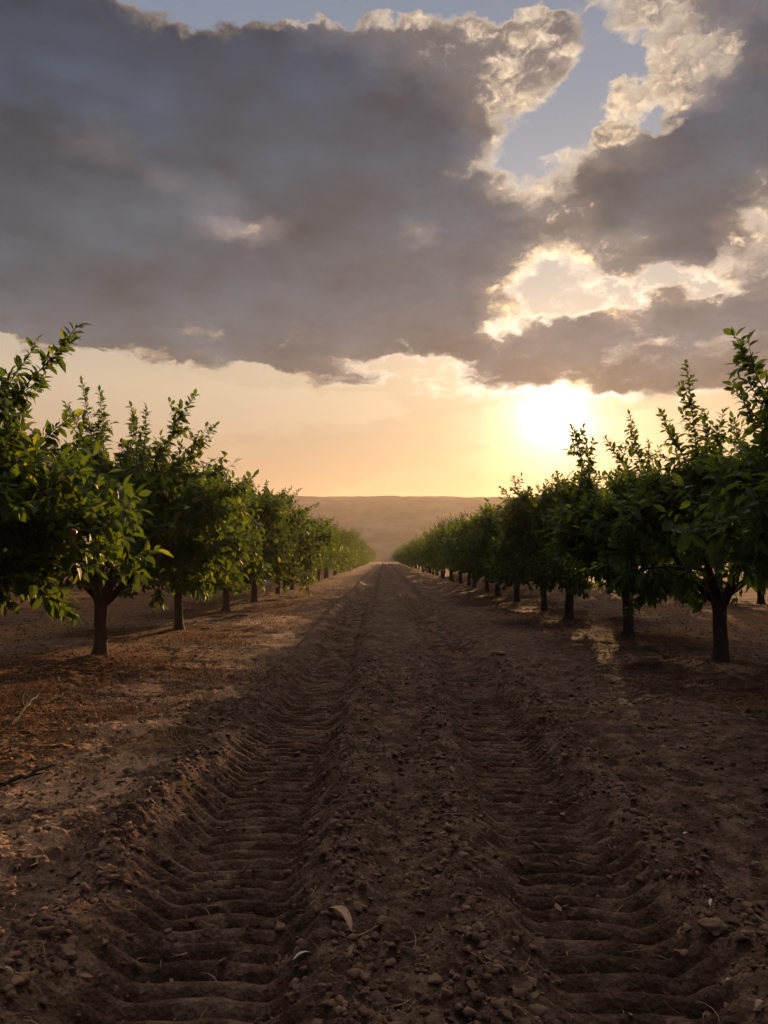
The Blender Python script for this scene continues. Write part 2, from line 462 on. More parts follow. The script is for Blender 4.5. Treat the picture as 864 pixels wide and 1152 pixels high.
def simple_mat(name, c1, c2, scale, rough=0.85, spec=0.2, bs=0.4, bd=0.01, trans=None, stretch=None):
    m, N = new_mat(name)
    tcn = N.new('ShaderNodeTexCoord'); v = tcn.outputs['Object']
    if stretch: v = N.vm('MULTIPLY', v, stretch)
    n = N.noise(v, scale, 6, 0.62)
    isl = N.new('ShaderNodeNewGeometry').outputs['Random Per Island']
    c = N.mix(N.smooth(N.add(N.mul(n, 0.7), N.mul(isl, 0.3)), 0.3, 0.7), c1, c2)
    p = principled(N, c, rough, spec, n, bs, bd)
    N.l.new(p.outputs[0], N.o.inputs[0])
    return m


def leaf_material(name, c_dark, c_mid, c_new, t1, t2):
    m, N = new_mat(name)
    g = N.new('ShaderNodeNewGeometry'); r = g.outputs['Random Per Island']
    n = N.noise(g.outputs['Position'], 1.1, 3, 0.5)
    c = N.mix(r, c_dark, c_mid)
    f = N.smooth(N.add(N.m('FRACT', N.mul(r, 7.3)), N.mul(N.sub(n, 0.5), 1.4)), 0.77, 1.15)
    c = N.mix(f, c, c_new)
    p = principled(N, c, 0.58, 0.28)
    t = N.new('ShaderNodeBsdfTranslucent'); N.put(t.inputs[0], N.mix(f, t1 + (1,), t2 + (1,)))
    mx = N.new('ShaderNodeMixShader'); N.put(mx.inputs[0], 0.38); N.l.new(p.outputs[0], mx.inputs[1]); N.l.new(t.outputs[0], mx.inputs[2])
    N.l.new(mx.outputs[0], N.o.inputs[0])
    return m


M_SOIL = soil_material()
M_LEAF = leaf_material("orchard_leaf", (0.014, 0.034, 0.016), (0.042, 0.081, 0.024), (0.15, 0.18, 0.03), (0.125, 0.20, 0.016), (0.44, 0.50, 0.03))
M_BARK = simple_mat("bark", (0.028, 0.021, 0.017), (0.085, 0.064, 0.050), 14, 0.9, 0.15, 0.9, 0.02, stretch=(1, 1, 0.35))
M_CLOD = simple_mat("soil_clod", (0.085, 0.048, 0.031), (0.22, 0.128, 0.082), 14, 0.92, 0.2, 0.8, 0.02)
M_STONE = simple_mat("field_stone", (0.10, 0.085, 0.07), (0.22, 0.19, 0.16), 12, 0.8, 0.3)
M_STRAW = simple_mat("dry_straw", (0.17, 0.10, 0.05), (0.42, 0.29, 0.17), 9, 0.75, 0.2, 0.2)
M_GRASS = simple_mat("dry_grass", (0.20, 0.095, 0.030), (0.45, 0.24, 0.09), 5, 0.8, 0.1, 0.1)
M_DLEAF = simple_mat("dead_leaf", (0.085, 0.048, 0.026), (0.25, 0.150, 0.085), 8, 0.8, 0.2, 0.3)
M_HUSK = simple_mat("pale_husk", (0.36, 0.30, 0.23), (0.60, 0.53, 0.44), 12, 0.7, 0.2, 0.3)
M_BROWNLEAF = simple_mat("curled_brown_leaf", (0.22, 0.13, 0.075), (0.42, 0.27, 0.16), 10, 0.7, 0.25, 0.5, stretch=(1, 6, 1))
M_FRUIT = simple_mat("ripe_fruit", (0.10, 0.010, 0.010), (0.18, 0.022, 0.015), 10, 0.4, 0.4, 0.1)

# ------------------------------------------------------------------ ground: one sheet, finer where one stands
def axis_lat(fine_lo, fine_hi, step, grow, end):
    a = list(np.arange(fine_lo, fine_hi, step))
    s = step; x = a[-1]
    R = []
    while x < end: s *= grow; x += s; R.append(x)
    s = step; x = a[0]; L = []
    while x > -end: s *= grow; x -= s; L.append(x)
    return np.array(L[::-1] + a + R)
GX = axis_lat(-2.3, 2.4, 0.0135, 1.026, 1300)
ys = [-0.2]; s = 0.03
while ys[-1] > -60: s *= 1.12; ys.append(ys[-1] - s)
ys = ys[::-1]; y = -0.2
while y < 2.0: y += 0.03 if y < 1.4 else 0.009; ys.append(y)
while y < 12: y *= 1.0030; ys.append(y)
while y < 40: y *= 1.0042; ys.append(y)
while y < 520: y *= 1.011; ys.append(y)
GY = np.array(ys)
XX, YY = np.meshgrid(GX, GY)
XF = XX.ravel(); YF = YY.ravel()
ZF = ground_h(XF, YF)
nx, ny = len(GX), len(GY)
ii = np.arange(nx * ny).reshape(ny, nx)
Q = np.stack([ii[:-1, :-1], ii[:-1, 1:], ii[1:, 1:], ii[1:, :-1]], -1).reshape(-1, 4)
me = raw_mesh("ground", np.stack([XF, YF, ZF], 1), Q.ravel(), np.full(len(Q), 4))
ax = np.abs(XF)
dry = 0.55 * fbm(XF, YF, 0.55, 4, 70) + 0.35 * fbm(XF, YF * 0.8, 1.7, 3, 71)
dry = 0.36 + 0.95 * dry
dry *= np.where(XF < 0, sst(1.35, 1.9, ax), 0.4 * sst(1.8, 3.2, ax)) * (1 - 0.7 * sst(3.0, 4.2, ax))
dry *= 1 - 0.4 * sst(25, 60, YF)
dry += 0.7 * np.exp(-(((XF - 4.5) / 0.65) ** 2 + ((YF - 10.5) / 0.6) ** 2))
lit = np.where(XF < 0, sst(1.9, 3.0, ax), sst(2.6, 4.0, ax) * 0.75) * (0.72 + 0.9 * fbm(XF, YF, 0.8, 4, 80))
# bare, crusted pale soil on the verges, doubling as painted pools of sunlight
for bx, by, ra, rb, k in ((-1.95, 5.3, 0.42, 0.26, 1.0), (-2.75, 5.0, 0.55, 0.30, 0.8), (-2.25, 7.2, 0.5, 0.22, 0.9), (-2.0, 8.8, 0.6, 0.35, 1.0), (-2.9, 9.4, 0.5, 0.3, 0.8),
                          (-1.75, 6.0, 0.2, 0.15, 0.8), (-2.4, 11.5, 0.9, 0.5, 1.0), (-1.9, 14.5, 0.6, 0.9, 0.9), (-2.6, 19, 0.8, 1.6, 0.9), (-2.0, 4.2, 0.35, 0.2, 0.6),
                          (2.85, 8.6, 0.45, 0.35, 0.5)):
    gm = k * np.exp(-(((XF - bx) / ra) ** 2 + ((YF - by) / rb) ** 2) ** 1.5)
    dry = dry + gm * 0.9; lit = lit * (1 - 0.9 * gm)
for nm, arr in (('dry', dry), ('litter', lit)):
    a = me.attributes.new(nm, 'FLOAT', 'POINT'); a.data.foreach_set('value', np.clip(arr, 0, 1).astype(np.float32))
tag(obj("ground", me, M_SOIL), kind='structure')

# ------------------------------------------------------------------ distant table hill
def hill():
    m, N = new_mat("hill_scrub")
    g = N.new('ShaderNodeNewGeometry')
    n = N.noise(N.vm('MULTIPLY', g.outputs['Position'], (1, 0.6, 3.0)), 0.03, 8, 0.65)
    c = N.mix(N.smooth(n, 0.35, 0.65), (0.05, 0.043, 0.030), (0.18, 0.135, 0.105))
    p = principled(N, c, 0.95, 0.1); N.l.new(p.outputs[0], N.o.inputs[0])
    X = np.linspace(-1300, 1300, 420); Y = np.concatenate([np.linspace(380, 560, 22), np.linspace(565, 720, 60), np.linspace(730, 1150, 24)])
    A, B = np.meshgrid(X, Y); a = A.ravel(); b = B.ravel()
    wob = 30 * fbm(a, b * 0.2, 0.006, 4, 90)
    H = 12 * sst(400, 470, b + wob * 0.6) + 45 * sst(575, 690, b + wob + 12 * fbm(a, b, 0.03, 3, 93)) ** 0.9
    H += 2.2 * fbm(a, b, 0.012, 4, 91) + 0.9 * np.clip(fbm(a, b, 0.14, 3, 92), 0, 1) * sst(640, 700, b)
    H -= 5.0 * sst(-100, 900, a) ; H += -8 * sst(300, 1300, -a) - 1.5
    H = np.where(b <= 381, -1.0, H)
    idx = np.arange(len(a)).reshape(len(Y), len(X))
    q = np.stack([idx[:-1, :-1], idx[:-1, 1:], idx[1:, 1:], idx[1:, :-1]], -1).reshape(-1, 4)
    tag(obj("hills", raw_mesh("hills", np.stack([a, b, H], 1), q.ravel(), np.full(len(q), 4)), m), kind='structure')
hill()

# ------------------------------------------------------------------ air
def haze():
    m, N = new_mat("haze_air")
    v = N.new('ShaderNodeVolumePrincipled')
    v.inputs['Color'].default_value = (0.97, 0.90, 0.82, 1); v.inputs['Density'].default_value = HAZE_DENSITY
    v.inputs['Anisotropy'].default_value = 0.45
    N.l.new(v.outputs[0], N.o.inputs['Volume'])
    x0, x1, y0, y1, z0, z1 = -1420, 1420, -80, 1180, -12, 70
    V = [(x, y, z) for z in (z0, z1) for x, y in ((x0, y0), (x1, y0), (x1, y1), (x0, y1))]
    F = [0, 3, 2, 1, 4, 5, 6, 7, 0, 1, 5, 4, 1, 2, 6, 5, 2, 3, 7, 6, 3, 0, 4, 7]
    o = obj("haze", raw_mesh("haze", V, F, [4] * 6, False), m); tag(o, kind='stuff')
haze()


# ------------------------------------------------------------------ trees
def unit(v):
    v = np.asarray(v, float); return v / (np.linalg.norm(v, axis=-1, keepdims=True) + 1e-9)


class Wood:
    def __init__(s): s.V = []; s.L = []; s.n = 0
    def tube(s, P, R, k, rs=None, rough=0.0):
        P = np.asarray(P, float); n = len(P)
        T = np.gradient(P, axis=0); T = unit(T)
        ref = np.array([0.0, 0, 1]) if abs(T[0, 2]) < 0.9 else np.array([1.0, 0, 0])
        U = unit(np.cross(T, ref)); Vv = np.cross(T, U)
        a = np.arange(k) / k * 2 * math.pi
        R = np.asarray(R, float)[:, None, None]
        if rough and rs is not None: R = R * (1 + rough * rs.randn(n, k, 1))
        ring = P[:, None, :] + R * (np.cos(a)[None, :, None] * U[:, None, :] + np.sin(a)[None, :, None] * Vv[:, None, :])
        s.V.append(ring.reshape(-1, 3))
        i = np.arange(n - 1)[:, None] * k; j = np.arange(k)[None, :]; j2 = (j + 1) % k
        q = np.stack([i + j, i + j2, i + k + j2, i + k + j], -1).reshape(-1, 4) + s.n
        s.L.append(q); s.n += n * k
    def mesh(s, name):
        V = np.concatenate(s.V); L = np.concatenate(s.L)
        return raw_mesh(name, V, L.ravel(), np.full(len(L), 4))


def path(rs, p, d, length, n, up=0.0, wob=0.12):
    pts = [np.array(p, float)]; d = unit(d); st = length / n
    for i in range(n):
        d = unit(d + np.array([0, 0, up / n]) + rs.randn(3) * wob)
        pts.append(pts[-1] + d * st)
    return np.array(pts)


def bez(rs, a, b, lift, n, wob=0.03):
    a = np.array(a, float); b = np.array(b, float)
    c = (a + b) / 2 + np.array([0, 0, lift]) + rs.randn(3) * wob
    t = np.linspace(0, 1, n + 1)[:, None]
    return (1 - t) ** 2 * a + 2 * t * (1 - t) * c + t * t * b


class Leaves:
    def __init__(s): s.P = []; s.D = []; s.S = []
    def along(s, rs, pts, spacing, size, taper_tip=0.0, start=0.1, droop=0.35, spread=1.0):
        seg = np.linalg.norm(np.diff(pts, axis=0), axis=1); tot = seg.sum()
        n = max(2, int(tot * (1 - start) / spacing))
        t = start + (1 - start) * (np.arange(n) + rs.rand(n) * 0.5) / n
        cum = np.concatenate(([0], np.cumsum(seg))) / tot
        P = np.stack([np.interp(t, cum, pts[:, k]) for k in range(3)], 1)
        T = unit(np.stack([np.interp(np.minimum(t + 0.03, 1), cum, pts[:, k]) - np.interp(np.maximum(t - 0.03, 0), cum, pts[:, k]) for k in range(3)], 1))
        ref = np.tile([0.0, 0, 1.0], (n, 1)); ref[np.abs(T[:, 2]) > 0.9] = (1, 0, 0)
        U = unit(np.cross(T, ref)); Vv = np.cross(T, U)
        a = np.arange(n) * 2.4 + rs.rand() * 6 + rs.randn(n) * 0.35
        rad = np.cos(a)[:, None] * U + np.sin(a)[:, None] * Vv
        w = 1 - 0.55 * taper_tip * t[:, None]
        Dv = unit(T * (0.45 + 0.5 * t[:, None] ** 3) + rad * spread * w - np.array([0, 0, 1.0]) * droop * rs.uniform(0.3, 1.4, (n, 1)) + rs.randn(n, 3) * 0.18)
        S = size * rs.uniform(0.5, 1.2, n) * (1 - taper_tip * t ** 2)
        s.P.append(P); s.D.append(Dv); s.S.append(S)
        # terminal leaf
        s.P.append(pts[-1:]); s.D.append(unit(T[-1:] + rs.randn(1, 3) * 0.2)); s.S.append(np.array([size * (1 - 0.6 * taper_tip)]))
    def mesh(s, name, rs, lod):
        P = np.concatenate(s.P); Dv = np.concatenate(s.D); S = np.concatenate(s.S); n = len(P)
        up = np.tile([0.0, 0, 1.0], (n, 1)) + rs.randn(n, 3) * 0.45
        side = unit(np.cross(Dv, up)); N = unit(np.cross(side, Dv))
        wd = S * rs.uniform(0.18, 0.27, n)
        curl = rs.uniform(0.03, 0.55, n) * S; fold = rs.uniform(0.05, 0.5, n)
        def pt(t, off, k):
            c = P + Dv * (S * t)[:, None]; c = c - N * (curl * t * t)[:, None]
            return c + side * (off * wd * k)[:, None] + N * (abs(off) * fold * wd * k)[:, None]
        if lod == 0:
            V = np.stack([pt(0.04, 0, 1), pt(0.32, -1, 0.85), pt(0.32, 0, 1), pt(0.32, 1, 0.85), pt(0.66, -1, 0.95), pt(0.66, 0, 1), pt(0.66, 1, 0.95), pt(1.0, 0, 1)], 1).reshape(-1, 3)
            base = np.array([0, 2, 1, 0, 3, 2, 1, 2, 5, 4, 2, 3, 6, 5, 4, 5, 7, 5, 6, 7]); cnt = [3, 3, 4, 4, 3, 3]; k = 8
        else:
            V = np.stack([pt(0.0, 0, 1), pt(0.5, -1, 1.1), pt(1.0, 0, 1), pt(0.5, 1, 1.1)], 1).reshape(-1, 3)
            base = np.array([0, 2, 1, 0, 3, 2]); cnt = [3, 3]; k = 4
        L = (base[None, :] + (np.arange(n) * k)[:, None]).ravel()
        return raw_mesh(name, V, L, np.tile(cnt, n), False)


def make_tree(seed, lod=0, tips=(), low=(), R=1.95, top=3.35, density=1.0, sprouts=9, sprout_len=(0.5, 1.0), lean=(0, 0), forkh=0.86, bot=0.6):
    """tips: long shoots (x,y,z of the tip); low: long low branches (x,y,z)"""
    rs = np.random.RandomState(seed)
    trunk = Wood(); br = trunk; lv = Leaves()
    size = 0.184 if lod == 0 else 0.22
    sp = 0.027 if lod == 0 else 0.085
    f = np.array([lean[0], lean[1], forkh])
    tp = np.array([[0, 0, -0.12], [0.0, 0, 0.03], [0.01, 0.0, 0.25], f * np.array([0.6, 0.6, 0.62]), f * np.array([1, 1, 0.88]), f + [0, 0, 0.03]])
    t = np.linspace(0, 1, 13); src = np.linspace(0, 1, 6)
    tp = np.stack([np.interp(t, src, tp[:, k]) for k in range(3)], 1)
    tr = np.interp(t, [0, 0.2, 0.3, 0.75, 1.0], [0.19, 0.128, 0.100, 0.092, 0.120])
    trunk.tube(tp, tr, 14 if lod == 0 else 7, rs, 0.035)
    ns = 6
    nodes = []   # (point, radius)
    cz = 1.85
    for i in range(ns):
        az = i / ns * 2 * math.pi + rs.uniform(-0.3, 0.3) + seed
        el = rs.uniform(0.55, 0.95) if i else 1.3
        d = np.array([math.cos(az) * math.cos(el), math.sin(az) * math.cos(el), math.sin(el)])
        Ls = rs.uniform(1.5, 2.0)
        p = path(rs, f - [0, 0, rs.uniform(0.02, 0.14)], d, Ls, 9, 0.5, 0.09)
        r = np.linspace(0.062, 0.014, len(p)) * rs.uniform(0.9, 1.15)
        trunk.tube(p, r, 8 if lod == 0 else 4, rs, 0.03)
        for q, rr in zip(p[2:], r[2:]): nodes.append((q, rr))
    NP = np.array([q for q, _ in nodes]); NR = np.array([r for _, r in nodes])
    nsec = int(105 * density) if lod == 0 else 70
    lobes = rs.randn(7, 3); lobes = unit(lobes)
    amp = rs.uniform(-0.3, 0.3, 7)
    def env(d):
        k = 1.0
        for l, a in zip(lobes, amp): k += a * max(0, float(np.dot(l, d))) ** 3
        return k
    def leafy(a, b, lift, nt, r0):
        p = bez(rs, a, b, lift, 6)
        br.tube(p, np.linspace(r0, 0.005, len(p)), 4 if lod == 0 else 3)
        for k in range(nt):
            tt_ = rs.uniform(0.25, 1.0) if k else 1.0
            i0 = tt_ * 6; q = p[int(min(5, i0))] * (1 - (i0 - int(min(5, i0)))) + p[int(min(5, i0)) + 1] * (i0 - int(min(5, i0)))
            outw = unit(q - np.array([0, 0, cz - 0.2]) + 1e-3)
            d = unit(outw * 0.8 + rs.randn(3) * 0.6 + np.array([0, 0, 0.25 if q[2] > 1.4 else -0.15]))
            tw = path(rs, q, d, rs.uniform(0.2, 0.46), 4, 0.12, 0.12)
            if lod == 0: br.tube(tw, np.linspace(0.006, 0.0025, len(tw)), 3)
            lv.along(rs, tw, sp, size, 0.25, 0.08, 0.62)
    for i in range(nsec):
        v = unit(rs.randn(3))
        if v[2] < -0.75: v[2] *= -1
        v = v / (np.sum(np.abs(v) ** 2.2) ** (1 / 2.2))
        k = env(v) * rs.uniform(0.55, 1.0) ** 0.6
        hz = (top - cz) if v[2] > 0 else (cz - bot)
        b = np.array([v[0] * R * k, v[1] * R * k, cz + v[2] * hz * k])
        b[2] = max(b[2], bot + rs.rand() * 0.2)
        dd_ = np.linalg.norm(NP - b, axis=1) + 0.3 * np.maximum(0, NP[:, 2] - b[2])
        j = int(np.argmin(dd_ + rs.rand(len(dd_)) * 0.25))
        leafy(NP[j], b, 0.10 * rs.rand() + (0.08 if b[2] < 1.3 else 0), (9 if lod == 0 else 6), NR[j] * 0.5)
    # upright water shoots
    def shoot(a, b, lift=0.0, dense=1.0, start=0.12):
        p = bez(rs, a, b, lift, 8, 0.04)
        br.tube(p, np.linspace(0.011, 0.0035, len(p)), 4)
        Lg = np.linalg.norm(p[-1] - p[0])
        lv.along(rs, p, (0.0135 if lod == 0 else 0.045) / dense, size * 0.86, 0.38, start, 0.05, 1.25)
        for k in range(int(7 * Lg)):
            i0 = rs.randint(1 + int(start * 6), 7)
            d = unit(unit(p[-1] - p[0]) * 0.7 + rs.randn(3) * 0.45)
            tw = path(rs, p[i0], d, rs.uniform(0.12, 0.34), 3, 0.3, 0.08)
            br.tube(tw, np.linspace(0.005, 0.0025, len(tw)), 3)
            lv.along(rs, tw, sp * 0.95, size * 0.85, 0.35, 0.05, 0.15, 1.15)
    for i in range(sprouts):
        a_ = rs.rand() * 6.28; rr = R * 0.75 * math.sqrt(rs.rand())
        base = np.array([math.cos(a_) * rr, math.sin(a_) * rr, 0])
        base[2] = cz + (top - cz) * math.sqrt(max(0, 1 - (rr / R) ** 2)) * 0.9
        l = rs.uniform(*sprout_len)
        j = int(np.argmin(np.linalg.norm(NP - (base - [0, 0, 0.25]), axis=1)))
        shoot(NP[j], base + np.array([base[0] * 0.25 + rs.randn() * 0.14, base[1] * 0.25 + rs.randn() * 0.14, l]), 0.0, 1.0, 0.3)
    for tpx in tips:
        b = np.array(tpx[:3]); j = int(np.argmin(np.linalg.norm(NP - (b * [0.55, 0.55, 1] - [0, 0, 1.1]), axis=1)))
        shoot(NP[j], b, tpx[3] if len(tpx) > 3 else 0.0, 1.0)
    for tpx in low:
        b = np.array(tpx[:3]); j = int(np.argmin(np.linalg.norm(NP - b * [0.5, 0.5, 1.0], axis=1)))
        leafy(NP[j], b, 0.18, 13, NR[j] * 0.6)
    return trunk.mesh("trunk"), lv.mesh("crown", rs, lod)


def plant(kit, x, y, label, group, rz=0.0, sc=1.0):
    e = empty("fruit_tree", (x, y, gh(x, y) if y < 60 else float(ground_h([x], [y], False)[0])), rz, sc)
    if sc != 1.0: e.rotation_euler = (random.gauss(0, 0.045), random.gauss(0, 0.045), rz)
    tag(e, label, "fruit tree", group)
    for nm, me_, mt in (("trunk", kit[0], M_BARK), ("crown", kit[1], M_LEAF)):
        if len(me_.materials) == 0: me_.materials.append(mt)
        obj(nm, me_, None, e)
    return e


ROWL = "fruit trees in the row left of the dirt lane"
ROWR = "fruit trees in the row right of the dirt lane"
kL0 = make_tree(101, tips=[(1.56, -0.1, 3.62, -0.25), (1.10, 0.1, 3.50, -0.1), (0.9, 0.3, 2.9), (1.35, 0.4, 2.9), (0.2, 0, 3.7)],
                bot=0.98, low=[(1.95, -0.2, 1.45), (1.75, 0.1, 1.8), (1.45, -0.4, 1.22), (1.3, -0.3, 2.1)], sprouts=8, density=0.92, top=2.6, sprout_len=(0.2, 0.5))
kL1 = make_tree(102, tips=[(-0.36, 0, 4.22), (-0.12, 0.1, 4.08), (0.67, -0.1, 3.80, 0.0), (1.38, 0, 4.0, -0.05), (1.70, 0, 3.52, -0.1), (-0.68, 0.2, 3.9), (0.35, 0.2, 3.85), (1.0, 0.2, 3.45)], low=[(1.9, -0.1, 2.2), (2.0, 0.2, 1.7), (1.75, -0.2, 2.75), (1.9, 0.3, 2.5), (-1.8, 0, 2.5)], sprouts=16, sprout_len=(0.2, 0.6), top=2.85, R=2.15, density=1.0)
kR0 = make_tree(103, tips=[(-1.42, 0, 3.50, -0.1), (-1.50, -0.1, 3.02, 0.05), (-1.2, 0.2, 3.1)],
                low=[(-2.0, -0.3, 1.72), (-1.65, -0.5, 1.6), (-1.45, 0.1, 2.1), (-1.5, -0.6, 1.95)], bot=0.9, sprouts=12, sprout_len=(0.2, 0.6), top=2.45, R=1.45, density=0.72)
kR1 = make_tree(104, tips=[(-0.38, 0, 4.16), (-0.10, 0.1, 3.5), (0.12, 0, 3.48), (0.35, 0.2, 3.42), (-0.75, 0, 3.45), (0.95, 0, 3.3), (1.3, 0.1, 3.5)], sprouts=14, sprout_len=(0.2, 0.55), top=2.5, R=1.75, density=0.70)
kR2 = make_tree(105, tips=[(-1.0, 0, 3.98, 0.35), (-0.75, 0, 3.75, 0.2), (0.10, 0, 4.22), (-0.35, 0.1, 3.8), (0.45, 0, 3.7)], sprouts=16, sprout_len=(0.2, 0.6), top=2.7, R=1.75, density=0.85, bot=0.36)
midr = [make_tree(230 + i, sprouts=20, sprout_len=(0.25, 0.8), top=2.8 + 0.12 * i, R=1.85, density=0.98, bot=0.38, forkh=0.8 + 0.08 * i) for i in range(3)]
mids = [make_tree(200 + i, bot=0.26, sprouts=26, sprout_len=(0.25, 0.85), top=3.2 + 0.1 * i, R=2.15, density=1.12) for i in range(3)]
fars = [make_tree(300 + i, lod=1, sprouts=22, sprout_len=(0.25, 0.8), top=3.3 + 0.15 * i, R=2.3, bot=0.4) for i in range(3)]

ORD = ["nearest", "second", "third", "fourth", "fifth", "sixth", "seventh", "eighth", "ninth", "tenth"]
for side, ys_, kits, rowf, grp in (("left", TREES_L, [kL0, kL1], row_l, ROWL), ("right", TREES_R, [kR0, kR1, kR2], row_r, ROWR)):
    for i, y in enumerate(ys_):
        x = rowf(y)
        if i < len(kits): kit = kits[i]; rz = 0.0; sc = 1.0
        elif y < 42: kit = (mids if side == 'left' else midr)[i % 3]; rz = random.uniform(0, 6.28); sc = random.uniform(0.86, 1.08)
        else: kit = fars[i % 3]; rz = random.uniform(0, 6.28); sc = random.uniform(0.86, 1.12) if side == 'left' else random.uniform(0.84, 1.06)
        if i >= len(kits): x += random.uniform(-0.12, 0.12); y += random.uniform(-0.3, 0.3)
        if i == 0:
            lab = f"large close fruit tree at the {side} edge, its trunk out of view"
            if side == 'left': lab = "large close fruit tree at the left edge of the photo, red fruit among its leaves"
        elif i == 1:
            lab = ("forked dark trunk and wide crown of the first left tree whose trunk is visible" if side == "left"
                   else "forked dark trunk of the first right tree, one tall thin shoot above its crown")
        elif i == 2 and side == "right":
            lab = "right row tree with a leafy shoot arching left in front of the bright sunset glow"
        elif i < 10:
            lab = f"{ORD[i]} fruit tree from the front along the {side} side of the dirt lane"
        else:
            lab = f"small hazy fruit tree beyond the tenth in the {side} row, near the vanishing point"
        e = plant(kit, x, y, lab, grp, rz, sc)
        if side == "left" and i == 0:
            rs = np.random.RandomState(5)
            th = np.linspace(0, math.pi, 13); ph = np.linspace(0, 2 * math.pi, 20, endpoint=False)
            A, B = np.meshgrid(th, ph, indexing='ij')
            r = 0.036 * (1 - 0.16 * np.exp(-((A) / 0.35) ** 2) - 0.1 * np.exp(-((A - math.pi) / 0.3) ** 2)) * (1 + 0.03 * np.cos(B))
            V = np.stack([r * np.sin(A) * np.cos(B), r * np.sin(A) * np.sin(B), r * np.cos(A) * 0.95], -1).reshape(-1, 3)
            idx = np.arange(13 * 20).reshape(13, 20)
            q = np.stack([idx[:-1], idx[1:], np.roll(idx[1:], -1, 1), np.roll(idx[:-1], -1, 1)], -1).reshape(-1, 4)
            fm = raw_mesh("fruit", V, q.ravel(), np.full(len(q), 4))
            for (fx, fy, fz) in ((1.80, -0.72, 1.74),):
                o = obj("fruit", fm, M_FRUIT, e); o.location = (fx, fy, fz)

# rows further off, glimpsed between trunks and through gaps
for side, x0 in (("left", -12.6), ("right", 12.3)):
    for i in range(15):
        y = 21 + i * 4.9 + random.uniform(-0.4, 0.4)
        plant(fars[i % 3], x0 + random.uniform(-0.2, 0.2), y, f"fruit tree of the next row over, glimpsed behind the {side} row",
              f"fruit trees of the next row to the {side}", random.uniform(0, 6.28), random.uniform(1.15, 1.32))

# ------------------------------------------------------------------ things lying on the ground
def ico(sub):
    import bmesh
    bm = bmesh.new(); bmesh.ops.create_icosphere(bm, subdivisions=sub, radius=1.0)
    V = np.array([v.co[:] for v in bm.verts]); F = np.array([[v.index for v in f.verts] for f in bm.faces]); bm.free()
    return V, F
ICO1 = ico(2); ICO2 = ico(4)


def lump(rs, base, r, flat=0.7, rough=0.25):
    V = base[0].copy()
    for k in range(14):
        d = unit(rs.randn(3)); c = rs.uniform(0.3, 0.8)
        s_ = V @ d; V = V - np.where(s_ > c, (s_ - c) * 0.92, 0)[:, None] * d
    n = 0
    for f_, a_ in ((1.5, 0.5), (3.7, 0.25), (8, 0.12)):
        n = n + a_ * (vnoise(V[:, 0] * f_ + rs.rand() * 50, V[:, 1] * f_ + V[:, 2] * f_ * 1.3) - 0.5)
    V = V * (1 + rough * 2 * n)[:, None] * np.array([rs.uniform(0.8, 1.25), rs.uniform(0.8, 1.2), flat])
    return V * r


def scatter_lumps(name, n, region, rmin, rmax, mat, seed, where=None):
    rs = np.random.RandomState(seed)
    protos = [lump(rs, ICO1, 1.0, 0.68, 0.5) for _ in range(14)]
    X = []; Y = []
    while len(X) < n:
        u = rs.rand(); y = region[2] * (region[3] / region[2]) ** u; x = rs.uniform(region[0], region[1])
        if where and rs.rand() > where(x, y): continue
        X.append(x); Y.append(y)
    X = np.array(X); Y = np.array(Y); Z = ground_h(X, Y)
    R_ = rmin * (rmax / rmin) ** (rs.rand(n) ** 2.2)
    V = []; F = []; nv = len(ICO1[0])
    for i in range(n):
        a = rs.rand() * 6.28; c, s_ = math.cos(a), math.sin(a)
        v = protos[i % 14] * R_[i]; v = np.stack([v[:, 0] * c - v[:, 1] * s_, v[:, 0] * s_ + v[:, 1] * c, v[:, 2]], 1)
        V.append(v + [X[i], Y[i], Z[i] + R_[i] * 0.22]); F.append(ICO1[1] + i * nv)
    F = np.concatenate(F)
    return tag(obj(name, raw_mesh(name, np.concatenate(V), F.ravel(), np.full(len(F), 3)), mat), kind='stuff')


def clod_where(x, y):
    w = 0.12
    for cx, hw in ((float(rut_l(y)), 0.30), (float(rut_r(y)), 0.28)):
        d = abs(x - cx)
        w = max(w, math.exp(-((d - hw * 1.95) / 0.14) ** 2))
        if d < hw: return 0.04
    if abs(x) < 0.5: w = max(w, 0.25)
    return w
scatter_lumps("soil_clods", 15000, (-2.6, 2.8, 1.9, 12.0), 0.005, 0.036, M_CLOD, 21, clod_where)
scatter_lumps("soil_crumbs", 3800, (-6.5, 7.0, 2.2, 26.0), 0.008, 0.035, M_CLOD, 22, lambda x, y: 0.25 if abs(x) < 1.4 else 1.0)


